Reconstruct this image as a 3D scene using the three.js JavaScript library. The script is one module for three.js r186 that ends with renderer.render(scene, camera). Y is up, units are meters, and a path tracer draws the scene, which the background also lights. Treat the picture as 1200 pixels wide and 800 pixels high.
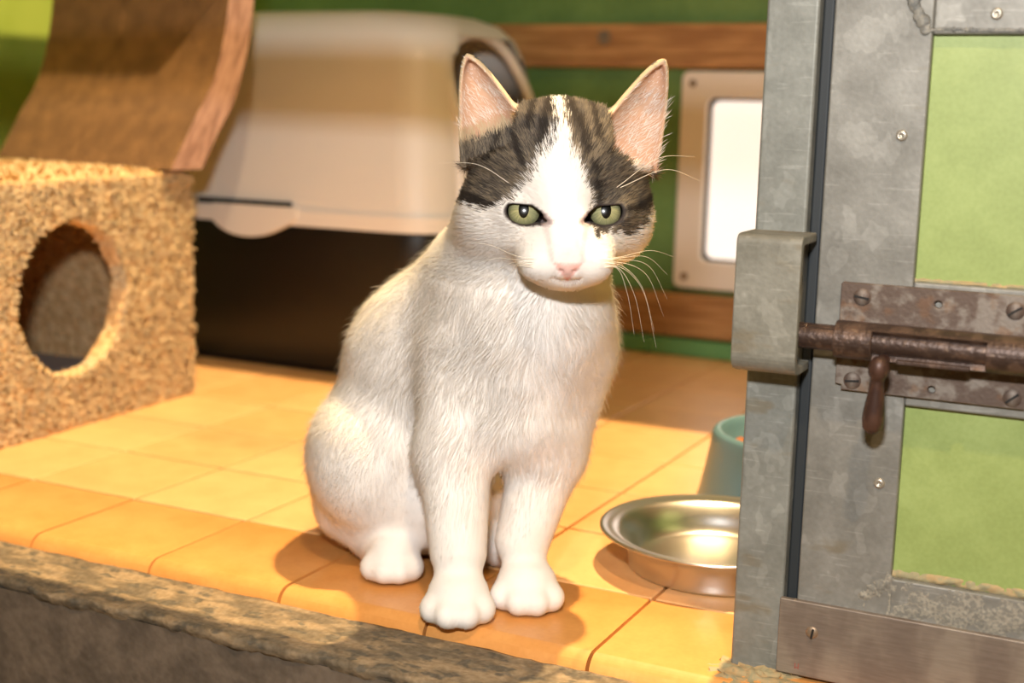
import * as THREE from 'three';
import { RoundedBoxGeometry } from 'three/addons/geometries/RoundedBoxGeometry.js';
import { mergeGeometries, toCreasedNormals } from 'three/addons/utils/BufferGeometryUtils.js';
import { RectAreaLightUniformsLib } from 'three/addons/lights/RectAreaLightUniformsLib.js';
import { createNoise3D } from 'simplex-noise';

// ---------------------------------------------------------------- camera, light, exposure
const scene = new THREE.Scene();
scene.background = new THREE.Color(0x000000);
const D2R = Math.PI / 180;
const camera = new THREE.PerspectiveCamera(28.54, 1.5, 0.02, 20);
camera.position.set(0.257, 0.286, 0.6245);
camera.rotation.set(-9.84 * D2R, 26.1 * D2R, 1.45 * D2R, 'YXZ');
camera.focus = 0.72;
camera.userData.fStop = 6;
const renderer = new THREE.WebGLRenderer();
renderer.toneMapping = THREE.LinearToneMapping;
renderer.toneMappingExposure = 1.1;
renderer.shadowMap.enabled = true;
RectAreaLightUniformsLib.init();
const FLASH = { at: [0.235, 0.48, 0.66], aim: [-0.08, 0.17, -0.1], color: [1, 0.99, 0.98], power: 770 };
const LAMP = { at: [0.09, 1.86, -0.42], color: [1, 0.72, 0.38], power: 23 };
const ROOM_LAMP = { at: [0.5, 1.86, 0.9], color: [1, 0.7, 0.4], power: 9 };

// ---------------------------------------------------------------- helpers
let seed = 12345;
const rnd = () => { seed = (seed + 0x6d2b79f5) | 0; let t = Math.imul(seed ^ (seed >>> 15), 1 | seed); t = (t + Math.imul(t ^ (t >>> 7), 61 | t)) ^ t; return ((t ^ (t >>> 14)) >>> 0) / 4294967296; };
const rr = (a, b) => a + (b - a) * rnd();
const noise3 = createNoise3D(rnd);
const clamp = (x, a = 0, b = 1) => Math.min(b, Math.max(a, x));
const mix = (a, b, t) => a + (b - a) * t;
const sstep = (a, b, x) => { const t = clamp((x - a) / (b - a)); return t * t * (3 - 2 * t); };
const fbm = (x, y, z, o = 4) => { let s = 0, a = 0.5; for (let i = 0; i < o; i++) { s += a * noise3(x, y, z); x *= 2.03; y *= 2.03; z *= 2.03; a *= 0.5; } return s; };
const taken = {};
const numbered = (n) => { taken[n] = (taken[n] ?? -1) + 1; return taken[n] ? `${n}_${String(taken[n]).padStart(3, '0')}` : n; };
function mesh(name, geo, mat, parent = scene) {
  const m = new THREE.Mesh(Array.isArray(geo) ? merge(geo) : geo, mat);
  m.name = parent === scene ? numbered(name) : name; m.castShadow = m.receiveShadow = true; parent.add(m); return m;
}
function group(name, pos = [0, 0, 0], ry = 0) { const g = new THREE.Group(); g.name = numbered(name); g.position.set(...pos); g.rotation.y = ry; scene.add(g); return g; }
const tag = (o, label, category, kind, grp) => { o.userData.label = label; if (category) o.userData.category = category; if (kind) o.userData.kind = kind; if (grp) o.userData.group = grp; return o; };
function merge(list) {
  return mergeGeometries(list.map((g) => { const h = g.index ? g.toNonIndexed() : g.clone(); for (const k of Object.keys(h.attributes)) if (!['position', 'normal', 'uv'].includes(k)) h.deleteAttribute(k); return h; }));
}
// uv in metres by the way a face points
function uvm(g, ox = 0, oy = 0) {
  if (g.index) g = g.toNonIndexed();
  const p = g.attributes.position, n = g.attributes.normal, uv = new Float32Array(p.count * 2);
  for (let i = 0; i < p.count; i++) {
    const ax = Math.abs(n.getX(i)), ay = Math.abs(n.getY(i)), az = Math.abs(n.getZ(i)), x = p.getX(i), y = p.getY(i), z = p.getZ(i);
    const [a, b] = az >= ax && az >= ay ? [x, y] : ax >= ay ? [z, y] : [x, z];
    uv[i * 2] = a + ox; uv[i * 2 + 1] = b + oy;
  }
  g.setAttribute('uv', new THREE.BufferAttribute(uv, 2)); return g;
}
function rbox(x0, x1, y0, y1, z0, z1, r = 0.001, seg = 2) {
  const g = new RoundedBoxGeometry(x1 - x0, y1 - y0, z1 - z0, seg, Math.min(r, (x1 - x0) * 0.49, (y1 - y0) * 0.49, (z1 - z0) * 0.49));
  g.translate((x0 + x1) / 2, (y0 + y1) / 2, (z0 + z1) / 2); return uvm(g);
}
function box(x0, x1, y0, y1, z0, z1) { const g = new THREE.BoxGeometry(x1 - x0, y1 - y0, z1 - z0); g.translate((x0 + x1) / 2, (y0 + y1) / 2, (z0 + z1) / 2); return uvm(g); }
// a tileable texture; fn(u, v, x, y) gets points on a torus-free plane and returns sRGB 0..255 or a grey
function tex(size, metres, fn, srgb = true) {
  const d = new Uint8Array(size * size * 4);
  for (let y = 0; y < size; y++) for (let x = 0; x < size; x++) {
    const c = fn(x / size * metres, y / size * metres), o = (y * size + x) * 4;
    if (typeof c === 'number') d[o] = d[o + 1] = d[o + 2] = clamp(c, 0, 255); else { d[o] = clamp(c[0], 0, 255); d[o + 1] = clamp(c[1], 0, 255); d[o + 2] = clamp(c[2], 0, 255); }
    d[o + 3] = 255;
  }
  const t = new THREE.DataTexture(d, size, size); t.wrapS = t.wrapT = THREE.MirroredRepeatWrapping; t.magFilter = THREE.LinearFilter; t.repeat.set(1 / metres, 1 / metres);
  if (srgb) t.colorSpace = THREE.SRGBColorSpace; t.needsUpdate = true; return t;
}
const mix3 = (a, b, t) => [mix(a[0], b[0], t), mix(a[1], b[1], t), mix(a[2], b[2], t)];
const std = (o) => new THREE.MeshStandardMaterial(o);
const phys = (o) => new THREE.MeshPhysicalMaterial(o);

// ---------------------------------------------------------------- materials
function galvanised(base, off, dirt) {
  return tex(768, 0.3, (u, v) => {
    const s = off * 7.3; // spangle cells and pale drips
    let n = fbm(u * 28 + s, v * 28, s, 4), f = fbm(u * 240 + s, v * 240, 3 + s, 3);
    let cell = noise3(u * 44 + s, v * 30, 9 + s) * 0.8 + noise3(u * 150, v * 110, 19 + s) * 0.3;
    let c = base.map((b) => b + n * 20 + f * 8 + (cell > 0.42 ? 11 * sstep(0.42, 0.5, cell) : 0));
    const st = sstep(0.25, 0.55, fbm(u * 16 + 40, v * 40 + s, 5, 4) + dirt);
    c = mix3(c, [122, 110, 88], st * 0.55);
    const scr = sstep(0.72, 0.8, noise3(u * 30 + s, v * 420, 2)) * 12;
    return [c[0] + scr, c[1] + scr, c[2] + scr];
  });
}
const galvBump = tex(512, 0.15, (u, v) => 128 + fbm(u * 300, v * 300, 1, 4) * 90 + fbm(u * 40, v * 40, 8, 2) * 50, false);
const M = {};
M.galvDoor = std({ map: galvanised([130, 128, 121], 1, -0.1), bumpMap: galvBump, bumpScale: 0.00012, metalness: 0.3, roughness: 0.55 });
M.galvPost = std({ map: galvanised([132, 133, 126], 2, -0.05), bumpMap: galvBump, bumpScale: 0.0001, metalness: 0.3, roughness: 0.55 });
M.galvKeeper = std({ map: galvanised([128, 125, 113], 3, 0.05), bumpMap: galvBump, bumpScale: 0.0002, metalness: 0.3, roughness: 0.6 });
M.weld = std({ map: tex(256, 0.06, (u, v) => { const n = fbm(u * 160, v * 160, 4, 4); return mix3([102, 102, 98], [138, 134, 124], sstep(-0.3, 0.4, n)); }), bumpMap: tex(256, 0.06, (u, v) => 128 + fbm(u * 320, v * 320, 14, 4) * 120, false), bumpScale: 0.0004, metalness: 0.3, roughness: 0.65 });
M.corrosion = std({ map: tex(256, 0.08, (u, v) => { const n = fbm(u * 420, v * 420, 24, 4) + 0.5 * fbm(u * 60, v * 60, 25, 2); return mix3([122, 119, 110], [150, 144, 130], sstep(-0.25, 0.35, n)); }), bumpMap: tex(256, 0.08, (u, v) => 128 + fbm(u * 240, v * 240, 34, 4) * 125, false), bumpScale: 0.0005, metalness: 0.1, roughness: 0.8 });
M.kick = std({ map: tex(512, 0.2, (u, v) => { const n = fbm(u * 30, v * 14, 44, 4), f = fbm(u * 60, v * 700, 45, 3); const c = mix3([124, 111, 100], [146, 134, 120], sstep(-0.4, 0.4, n)); return c.map((x) => x + f * 12); }), metalness: 0.4, roughness: 0.5 });
M.rust = std({ map: tex(512, 0.12, (u, v) => { const n = fbm(u * 90, v * 90, 54, 5), b = fbm(u * 22, v * 22, 56, 3); let c = mix3([96, 80, 70], [132, 122, 112], sstep(-0.25, 0.45, n + b)); c = mix3(c, [126, 86, 56], sstep(0.2, 0.6, fbm(u * 60, v * 60, 58, 4)) * 0.4); return c; }), bumpMap: tex(256, 0.06, (u, v) => 128 + fbm(u * 320, v * 320, 60, 4) * 110, false), bumpScale: 0.0002, metalness: 0.35, roughness: 0.6 });
M.bolt = std({ map: tex(512, 0.12, (u, v) => { const n = fbm(u * 80, v * 80, 64, 5); let c = mix3([68, 52, 44], [100, 78, 64], sstep(-0.3, 0.45, n)); return mix3(c, [146, 122, 98], sstep(0.3, 0.55, fbm(u * 160, v * 160, 66, 3)) * 0.28); }), bumpMap: galvBump, bumpScale: 0.0004, metalness: 0.45, roughness: 0.45 });
M.handle = std({ map: tex(256, 0.1, (u, v) => mix3([60, 40, 33], [84, 58, 46], sstep(-0.4, 0.4, fbm(u * 100, v * 100, 70, 4)))), metalness: 0.3, roughness: 0.45 });
M.screw = std({ color: 0x8d7a66, metalness: 0.5, roughness: 0.45 });
M.rivet = std({ color: 0xb9b3a6, metalness: 0.7, roughness: 0.35 });
M.seal = std({ color: 0x23282b, roughness: 0.6 });
M.panel = std({ map: tex(512, 0.25, (u, v) => { const n = fbm(u * 20, v * 20, 74, 4), f = fbm(u * 300, v * 300, 75, 3); let c = mix3([142, 158, 90], [152, 168, 99], sstep(-0.4, 0.4, n)); return c.map((x) => x + f * 7); }), roughness: 0.5, bumpMap: galvBump, bumpScale: 0.00004 });
M.lime = std({ map: tex(256, 0.1, (u, v) => mix3([150, 142, 110], [176, 150, 108], sstep(-0.3, 0.3, fbm(u * 120, v * 120, 78, 4)))), roughness: 0.9 });
M.greenWall = std({ map: tex(512, 0.6, (u, v) => { const n = fbm(u * 9, v * 9, 84, 4), f = fbm(u * 90, v * 90, 85, 3); return mix3([92, 126, 66], [104, 138, 74], sstep(-0.4, 0.4, n)).map((x) => x + f * 6); }), roughness: 0.6 });
M.litGreenWall = std({ map: tex(256, 0.6, (u, v) => mix3([150, 172, 70], [162, 182, 80], sstep(-0.4, 0.4, fbm(u * 9, v * 9, 88, 4)))), roughness: 0.6 });  // same green paint as the back wall, lamplight mixed into the colour
M.timber = std({ map: tex(512, 0.4, (u, v) => { const n = fbm(u * 9, v * 120, 94, 4), b = fbm(u * 4, v * 30, 95, 3); return mix3([148, 102, 58], [184, 136, 84], sstep(-0.5, 0.5, n + b * 0.6)); }), roughness: 0.6 });
M.kerb = std({ color: 0x5d8f57, roughness: 0.5 });
M.grout = std({ color: 0xb5803e, roughness: 0.9 });
M.tiles = [0, 1, 2, 3].map((k) => phys({ map: tile([[222, 169, 110], [226, 174, 116], [218, 166, 107], [224, 171, 113]][k], k), roughness: 0.42, clearcoat: 0.25, clearcoatRoughness: 0.28 }));
M.dimEdgeTiles = [0, 1].map((k) => phys({ map: tile([[214, 149, 80], [217, 153, 84]][k], 6 + k), roughness: 0.4, clearcoat: 0.3, clearcoatRoughness: 0.22 }));  // front row deeper: its weaker warm light is put into the colour
function tile(c, k) { return tex(256, 0.12, (u, v) => { const n = fbm(u * 30 + k * 5, v * 30, 104 + k, 4), f = fbm(u * 220, v * 220, 105 + k, 3); return c.map((x, i) => x + n * [7, 9, 9][i] + f * 5); }); }
M.concrete = std({ map: tex(1024, 0.5, (u, v) => { const n = fbm(u * 24, v * 60, 114, 5), f = fbm(u * 200, v * 200, 115, 4), m = fbm(u * 50, v * 90, 116, 4); let c = mix3([104, 91, 72], [146, 125, 96], sstep(-0.35, 0.4, n)); c = mix3(c, [82, 76, 65], sstep(0.12, 0.42, m) * 0.75); return c.map((x) => x + f * 20); }), bumpMap: tex(512, 0.25, (u, v) => 128 + fbm(u * 120, v * 200, 118, 5) * 120, false), bumpScale: 0.0007, roughness: 0.9 });
M.riser = std({ map: tex(512, 0.4, (u, v) => { const n = fbm(u * 30, v * 30, 124, 5), f = fbm(u * 140, v * 140, 125, 4); return mix3([90, 78, 65], [108, 94, 79], sstep(-0.4, 0.4, n)).map((x) => x + f * 10); }), bumpMap: tex(256, 0.2, (u, v) => 128 + fbm(u * 140, v * 140, 128, 5) * 120, false), bumpScale: 0.0004, roughness: 0.9 });
M.whitePlastic = phys({ color: 0xe2ddd6, roughness: 0.45, clearcoat: 0.1 });
M.blackPlastic = phys({ color: 0x0d0c0c, roughness: 0.4 });
M.darkSlot = std({ color: 0x17130f, roughness: 0.7 });
M.carpet = std({ map: tex(512, 0.2, (u, v) => { const n = fbm(u * 70, v * 70, 134, 4), f = fbm(u * 300, v * 300, 135, 3); return mix3([206, 164, 112], [226, 190, 140], sstep(-0.4, 0.4, n)).map((x) => x + f * 20); }), bumpMap: tex(512, 0.2, (u, v) => 128 + fbm(u * 110, v * 110, 136, 4) * 120, false), bumpScale: 0.004, roughness: 1 });
M.pile = std({ vertexColors: true, roughness: 1 });
M.fleece = std({ color: 0x8f8b88, roughness: 1 });
M.cardFace = std({ map: tex(1024, 0.16, (u, v) => { const w = Math.sin((u + 0.12 * v) / 0.0042 * 2 * Math.PI), h = Math.sin((v - 0.0 * u) / 0.0045 * 2 * Math.PI + (Math.floor(u / 0.0042) % 2) * Math.PI), n = fbm(u * 30, v * 30, 144, 3); const k = sstep(-0.6, 0.9, w * 0.7 + h * 0.4 + n * 0.4); return mix3([70, 48, 30], [172, 130, 84], k); }), roughness: 0.9 });
M.cardSide = std({ map: tex(256, 0.1, (u, v) => mix3([132, 100, 86], [168, 134, 118], sstep(-0.5, 0.5, fbm(u * 120, v * 30, 148, 4)))), roughness: 0.9 });
M.steel = std({ color: 0xd2cec8, metalness: 1, roughness: 0.28 });
M.teal = phys({ color: 0x5b7c84, roughness: 0.45, clearcoat: 0.3 });
M.kibble = std({ color: 0xa5602c, roughness: 0.9 });
M.flapFrame = phys({ color: 0xe2d8ce, roughness: 0.5 });
M.flapLit = std({ color: 0xf2eee8, emissive: 0xfff4ec, emissiveIntensity: 0.75, roughness: 0.3 });
M.roomWall = std({ color: 0xc9c2b2, roughness: 0.9 });
M.roomFloor = std({ color: 0x6e6456, roughness: 0.8 });
M.shade_roof = std({ color: 0xb49a72, roughness: 0.8 });
M.black = std({ color: 0x151515, roughness: 0.5 });

// ---------------------------------------------------------------- room shell
const ROOM = { x0: -1.9, x1: 1.9, y0: -0.75, y1: 2.0, z0: -0.9, z1: 2.3 };
const struct = (name, geo, mat, label) => tag(mesh(name, geo, mat), label, null, 'structure');
struct('ground', box(ROOM.x0, ROOM.x1, ROOM.y0 - 0.1, ROOM.y0, -0.2, ROOM.z1), M.roomFloor, 'grey floor of the aisle below the raised pen');
struct('ceiling', box(ROOM.x0, ROOM.x1, ROOM.y1, ROOM.y1 + 0.1, ROOM.z0 - 0.1, ROOM.z1), M.roomWall, 'pale ceiling of the room over the pen');
struct('wall_behind', box(ROOM.x0, ROOM.x1, ROOM.y0, ROOM.y1, ROOM.z1, ROOM.z1 + 0.1), M.roomWall, 'pale wall of the aisle facing the pen');
struct('wall_west', box(ROOM.x0 - 0.1, ROOM.x0, ROOM.y0, ROOM.y1, ROOM.z0 - 0.1, ROOM.z1), M.roomWall, 'pale end wall of the aisle on the cube side');
struct('wall_east', box(ROOM.x1, ROOM.x1 + 0.1, ROOM.y0, ROOM.y1, ROOM.z0 - 0.1, ROOM.z1), M.roomWall, 'pale end wall of the aisle on the door side');
const backWall = struct('wall_back', box(-1.9, 1.9, -0.1, ROOM.y1, -1.0, -0.905), M.greenWall, 'green painted back wall of the cat pen');
struct('wall_left', box(-1.25, -1.15, -0.1, 1.0, -0.905, -0.05), M.litGreenWall, 'green side wall of the cat pen beside the carpet cube, coloured as lamp lit');
struct('wall_right', box(0.75, 0.85, -0.1, 1.0, -0.905, -0.05), M.greenWall, 'green side wall of the cat pen behind the metal door');
struct('shade_roof', box(-0.8, 0.85, 0.76, 0.79, -0.905, -0.479), M.shade_roof, 'unseen timber roofing shaped to shade the back of the cat pen');  // unseen; front edge and left end set for the shade they cast
// timber battens and kerb along the back wall
const b1 = struct('trim_1', rbox(-1.14, 0.74, 0.337, 0.388, -0.904, -0.885, 0.003), M.timber, 'upper brown timber rail on the green back wall');
const bs = new THREE.CylinderGeometry(0.008, 0.008, 0.003, 16).rotateX(Math.PI / 2);
for (const x of [-0.37, 0.05, -0.78]) { const s = mesh('screw_head', bs, M.screw, b1); s.position.set(x, 0.372, -0.8838); }
struct('trim_2', rbox(-1.14, 0.74, 0.022, 0.074, -0.904, -0.885, 0.003), M.timber, 'lower brown timber rail on the green back wall');
struct('trim_3', rbox(-1.14, 0.74, 0.0, 0.02, -0.904, -0.878, 0.004), M.kerb, 'glossy green kerb along the foot of the back wall');

// ---------------------------------------------------------------- tiled floor, one mesh per tile
const floor = group('floor'); tag(floor, 'glazed orange yellow square floor tiles of the cat pen', null, 'structure');
mesh('grout', box(-1.15, 0.75, -0.1, -0.003, -0.905, -0.012), M.grout, floor);
{
  const T = 0.1, gap = 0.0011;
  const mk = (k) => { const g = uvm(new RoundedBoxGeometry(T - 2 * gap, 0.008, T - 2 * gap, 2, 0.0012), k * 0.037, k * 0.021); g.translate(0, -0.004, 0); return g; };
  const variants = [0, 1, 2, 3].map(mk);
  // nosing tile: front edge rounded over
  const s = new THREE.Shape(), h = T / 2 - gap;
  s.moveTo(-h, -0.0005); s.quadraticCurveTo(-h, 0, -h + 0.001, 0); s.lineTo(h - 0.011, 0); s.bezierCurveTo(h - 0.005, 0, h + 0.0005, -0.003, h + 0.0008, -0.011); s.lineTo(h + 0.0008, -0.014); s.lineTo(-h, -0.014); s.closePath();
  const nose = [0, 1, 2].map((k) => { let g = new THREE.ExtrudeGeometry(s, { depth: T - 2 * gap, bevelEnabled: false, curveSegments: 10 }); g.translate(0, 0, -(T / 2 - gap)); g.rotateY(-Math.PI / 2); g = toCreasedNormals(g, 0.6); return uvm(g, k * 0.05, k * 0.03); });
  for (let i = -12; i < 8; i++) for (let j = 0; j < 9; j++) {
    const x = i * T + T / 2, z = -j * T - T / 2;
    if (x < -1.16 || x > 0.76) continue;
    const t = mesh('tile', j ? variants[Math.floor(rnd() * 4)] : nose[Math.floor(rnd() * 3)], j ? M.tiles[Math.floor(rnd() * 4)] : M.dimEdgeTiles[Math.floor(rnd() * 2)], floor);
    t.position.set(x, rr(-0.0003, 0.0003), z);
  }
}
// ---------------------------------------------------------------- worn concrete step edge
{
  const nx = 520, prof = [];
  // profile across the step, from the tile edge out and down the riser
  const P = [[-0.004, -0.02], [0.0005, -0.0075], [0.006, -0.0055], [0.014, -0.0065], [0.022, -0.006], [0.03, -0.0068], [0.038, -0.0072], [0.046, -0.0074], [0.0535, -0.0078], [0.0556, -0.0088], [0.0558, -0.011], [0.0545, -0.0145], [0.05, -0.018]];
  const x0 = -1.3, x1 = 0.95, pos = [], idx = [], uv = [];
  for (let i = 0; i <= nx; i++) {
    const x = mix(x0, x1, i / nx); let acc = 0;
    for (let j = 0; j < P.length; j++) {
      let [z, y] = P[j]; const e = sstep(0.03, 0.056, z);
      if (j) acc += Math.hypot(z - P[j - 1][0], y - P[j - 1][1]);
      const edge = fbm(x * 14, 3, 1, 4) * 0.006 + Math.max(0, fbm(x * 40, 5, 2, 3)) * 0.006;
      z -= e * (edge + 0.002); y += (fbm(x * 20, z * 90, 7, 4) * 0.001 + fbm(x * 120, z * 300, 9, 3) * 0.0006) * (j > 0 ? 1 : 0) - Math.max(0, fbm(x * 18, z * 80, 12, 3) - 0.15) * 0.004 * (j > 0 ? 1 : 0);
      pos.push(x, y, z); uv.push(x, acc);
    }
  }
  const m = P.length;
  for (let i = 0; i < nx; i++) for (let j = 0; j < m - 1; j++) { const a = i * m + j, b = a + m; idx.push(a, a + 1, b, b, a + 1, b + 1); }
  const g = new THREE.BufferGeometry(); g.setAttribute('position', new THREE.Float32BufferAttribute(pos, 3)); g.setAttribute('uv', new THREE.Float32BufferAttribute(uv, 2)); g.setIndex(idx); g.computeVertexNormals();
  struct('sill', g, M.concrete, 'worn chipped concrete edge strip along the front of the tiles');
  const rg = new THREE.PlaneGeometry(2.25, 0.73, 300, 90); { const p = rg.attributes.position; for (let i = 0; i < p.count; i++) p.setZ(i, fbm(p.getX(i) * 25, p.getY(i) * 25, 3, 4) * 0.0015); } rg.computeVertexNormals(); rg.translate(-0.175, -0.379, 0.0515);
  struct('wall_front', [uvm(rg), box(-1.3, 0.95, -0.75, -0.016, -0.15, 0.046)], M.riser, 'rough brown concrete riser below the step edge');
}

// ---------------------------------------------------------------- metal frame with post, header and bolt keeper
const ZD = -0.03; // front plane of post and door
const frame = group('door_frame'); tag(frame, 'galvanised steel post and header framing the pen opening', null, 'structure');
mesh('post', rbox(0.0695, 0.0955, -0.002, 0.47, ZD - 0.035, ZD, 0.0018), M.galvPost, frame);
mesh('header', rbox(-1.14, 0.0695, 0.357, 0.401, ZD - 0.02, ZD - 0.004, 0.0015), M.galvPost, frame);
mesh('header', rbox(0.0955, 0.72, 0.357, 0.401, ZD - 0.02, ZD - 0.004, 0.0015), M.galvPost, frame);
mesh('rubber_seal', rbox(0.0955, 0.1015, 0.0, 0.36, ZD - 0.03, ZD - 0.006, 0.0015), M.seal, frame);
{
  // bolt keeper: a bent strap, open on the side of the bolt
  const t = 0.003, zo = 0.0265, s = new THREE.Shape(); // s in (z, y)
  s.moveTo(0, 0.0665); s.lineTo(zo - 0.004, 0.0665); s.quadraticCurveTo(zo, 0.0665, zo, 0.0625); s.lineTo(zo, 0.009); s.quadraticCurveTo(zo, 0.001, zo - 0.008, 0); s.lineTo(0, 0);
  s.lineTo(0, t); s.lineTo(zo - 0.009, t); s.quadraticCurveTo(zo - t, t + 0.001, zo - t, 0.01); s.lineTo(zo - t, 0.0605); s.quadraticCurveTo(zo - t, 0.0635, zo - 0.006, 0.0635); s.lineTo(0, 0.0635); s.closePath();
  const g = new THREE.ExtrudeGeometry(s, { depth: 0.0305, bevelEnabled: true, bevelThickness: 0.0008, bevelSize: 0.0008, bevelSegments: 2, curveSegments: 8 });
  g.rotateY(-Math.PI / 2); g.translate(0.1, 0.1625, ZD); mesh('bolt_keeper', uvm(g), M.galvKeeper, frame);
  // rough mortar at the foot of the post
  const mg = new THREE.SphereGeometry(1, 40, 20, 0, Math.PI * 2, 0, Math.PI / 2), p = mg.attributes.position;
  for (let i = 0; i < p.count; i++) { const v = new THREE.Vector3().fromBufferAttribute(p, i), k = 1 + fbm(v.x * 3, v.y * 3, v.z * 3, 4) * 0.5; p.setXYZ(i, v.x * 0.032 * k, v.y * 0.008 * k, v.z * 0.024 * k); }
  mg.computeVertexNormals(); mg.translate(0.085, -0.006, ZD + 0.006); mesh('mortar', uvm(mg), M.lime, frame);
}
// ---------------------------------------------------------------- the door
const door = group('door_1'); tag(door, 'galvanised metal pen door with pale green panels and a rusty sliding bolt', null, 'structure');
{
  const L = 0.1025, R = 0.52, TOP = 0.3535, z0 = ZD - 0.028, P0 = 0.1485, P1 = 0.474;
  mesh('stile', rbox(L, P0, 0.004, TOP, z0, ZD, 0.0012), M.galvDoor, door);
  mesh('stile', rbox(P1, R, 0.004, TOP, z0, ZD, 0.0012), M.galvDoor, door);
  mesh('top_rail', rbox(P0, P1, 0.3245, TOP, z0, ZD, 0.0012), M.galvDoor, door);
  mesh('middle_rail', rbox(P0, P1, 0.149, 0.2095, z0, ZD, 0.0012), M.galvDoor, door);
  mesh('bottom_rail', rbox(P0, P1, 0.004, 0.0615, z0, ZD, 0.0012), M.galvDoor, door);
  mesh('panel', rbox(P0, P1, 0.2095, 0.3245, z0 + 0.008, ZD - 0.004, 0.0005), M.panel, door);
  mesh('panel', rbox(P0, P1, 0.0615, 0.149, z0 + 0.008, ZD - 0.004, 0.0005), M.panel, door);
  // weld beads at the mitres: overlapping lumps of run metal
  const bead = (pts, n, ra, rb) => { const c = new THREE.CatmullRomCurve3(pts.map((p) => new THREE.Vector3(...p))), list = []; for (let i = 0; i < n; i++) { const o = c.getPointAt(i / (n - 1)), q = rr(ra, rb), g = new THREE.SphereGeometry(q, 14, 10); g.scale(rr(0.9, 1.2), rr(0.9, 1.2), 0.42); g.translate(o.x + rr(-0.3, 0.3) * ra, o.y + rr(-0.3, 0.3) * ra, o.z); list.push(uvm(g)); } return list; };
  mesh('weld_bead', bead([[0.131, 0.353, ZD], [0.137, 0.345, ZD], [0.1405, 0.336, ZD], [0.1455, 0.3265, ZD]], 16, 0.0022, 0.0034), M.weld, door);
  mesh('weld_bead', bead([[0.145, 0.3262, ZD], [0.155, 0.3268, ZD], [0.175, 0.3262, ZD], [0.21, 0.3265, ZD]], 90, 0.0006, 0.0011), M.weld, door);
  // crust of white corrosion on the bottom rail, with its own ragged outline
  {
    const g = new THREE.PlaneGeometry(0.2, 0.02, 200, 20), p = g.attributes.position;
    for (let i = 0; i < p.count; i++) { const x = p.getX(i), y = p.getY(i); const d = fbm(x * 90, y * 90, 2, 4), ed = Math.min(y + 0.01, 0.01 - y, (x + 0.1) * 0.4) * 100; p.setZ(i, clamp(ed * 0.001 + d * 0.0007 + noise3(x * 60, y * 60, 9) * 0.0004 - 0.0002, -0.0006, 0.0005)); }
    g.computeVertexNormals(); const g2 = new THREE.PlaneGeometry(0.022, 0.009, 44, 18), p2 = g2.attributes.position; for (let i = 0; i < p2.count; i++) { const x = p2.getX(i), y = p2.getY(i); p2.setZ(i, clamp(Math.min(0.0045 - Math.abs(y), 0.011 - Math.abs(x)) * 0.3 + fbm(x * 200, y * 200, 6, 3) * 0.0009 - 0.0004, -0.0006, 0.0007)); } g2.computeVertexNormals(); g2.rotateZ(0.72); g2.translate(0.1415, 0.0545, ZD); g.translate(0.245, 0.051, ZD);
    mesh('corrosion_crust', [uvm(g), uvm(g2)], M.corrosion, door);
  }
  // lime film in the joint around the lower panel
  const lime = (x0, x1, y0, y1) => { const g = new THREE.PlaneGeometry(x1 - x0, y1 - y0, 160, 8), p = g.attributes.position, w = (y1 - y0) / 2; for (let i = 0; i < p.count; i++) { const x = p.getX(i), y = p.getY(i); p.setZ(i, (1 - (y / w) ** 2) * 0.0026 * (0.7 + fbm(x * 120, y * 120, 5, 3)) - 0.0006); } g.computeVertexNormals(); g.translate((x0 + x1) / 2, (y0 + y1) / 2, ZD - 0.0042); return uvm(g); };
  mesh('lime_deposit', lime(P0, 0.36, 0.0605, 0.0665), M.lime, door);
  mesh('lime_deposit', lime(P0, 0.36, 0.2085, 0.2115), M.lime, door);
  // rivets
  const rv = new THREE.LatheGeometry([[0, 0.0006], [0.0008, 0.0006], [0.0011, 0.0013], [0.0018, 0.0013], [0.0025, 0.0008], [0.0028, 0]].map((a) => new THREE.Vector2(...a)), 24).rotateX(Math.PI / 2);
  for (const [x, y] of [[0.138, 0.278], [0.176, 0.3335], [0.1395, 0.109], [0.3, 0.3335]]) mesh('rivet', rv, M.rivet, door).position.set(x, y, ZD);
  // kick plate
  const kick = mesh('kick_plate', rbox(0.0945, 0.5, 0.0025, 0.0425, ZD - 0.0005, ZD + 0.003, 0.0008), M.kick, door);
  kick.userData.label = 'brownish zinc kick plate';
  const slotScrew = (r, slotA) => { const h = new THREE.LatheGeometry([[0, 0.45], [0.45, 0.42], [0.8, 0.25], [1, 0]].map(([a, b]) => new THREE.Vector2(a * r, b * r * 0.8)), 28).rotateX(Math.PI / 2); return uvm(h); };
  const ks = mesh('screw', slotScrew(0.0032, 0), M.screw, kick); ks.position.set(0.112, 0.027, ZD + 0.003);
  const sl = new THREE.BoxGeometry(0.006, 0.001, 0.0008); const slot = (x, y, z, a, len, par) => { const g = new THREE.BoxGeometry(len, 0.0011, 0.0007); g.rotateZ(a); const m = mesh('screw_slot', g, M.darkSlot, par); m.position.set(x, y, z); };
  slot(0.1124, 0.0268, ZD + 0.0042, 1.4, 0.005, kick);
  const kf = std({ color: 0x9a5a4e, roughness: 0.8 });
  // a small faded red stamp
  mesh('red_stamp', [new THREE.BoxGeometry(0.0005, 0.003, 0.0002).translate(0.1045, 0.0075, ZD + 0.0031), new THREE.BoxGeometry(0.0005, 0.003, 0.0002).translate(0.1062, 0.0075, ZD + 0.0031), new THREE.BoxGeometry(0.0018, 0.0005, 0.0002).translate(0.1053, 0.0068, ZD + 0.0031)], kf, kick);
  // ---- bolt plate with two punched holes each row, chamfered corners
  const s = new THREE.Shape(), y0 = 0.1545, y1 = 0.2068, xa = 0.1155, xb = 0.29, c = 0.003;
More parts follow.
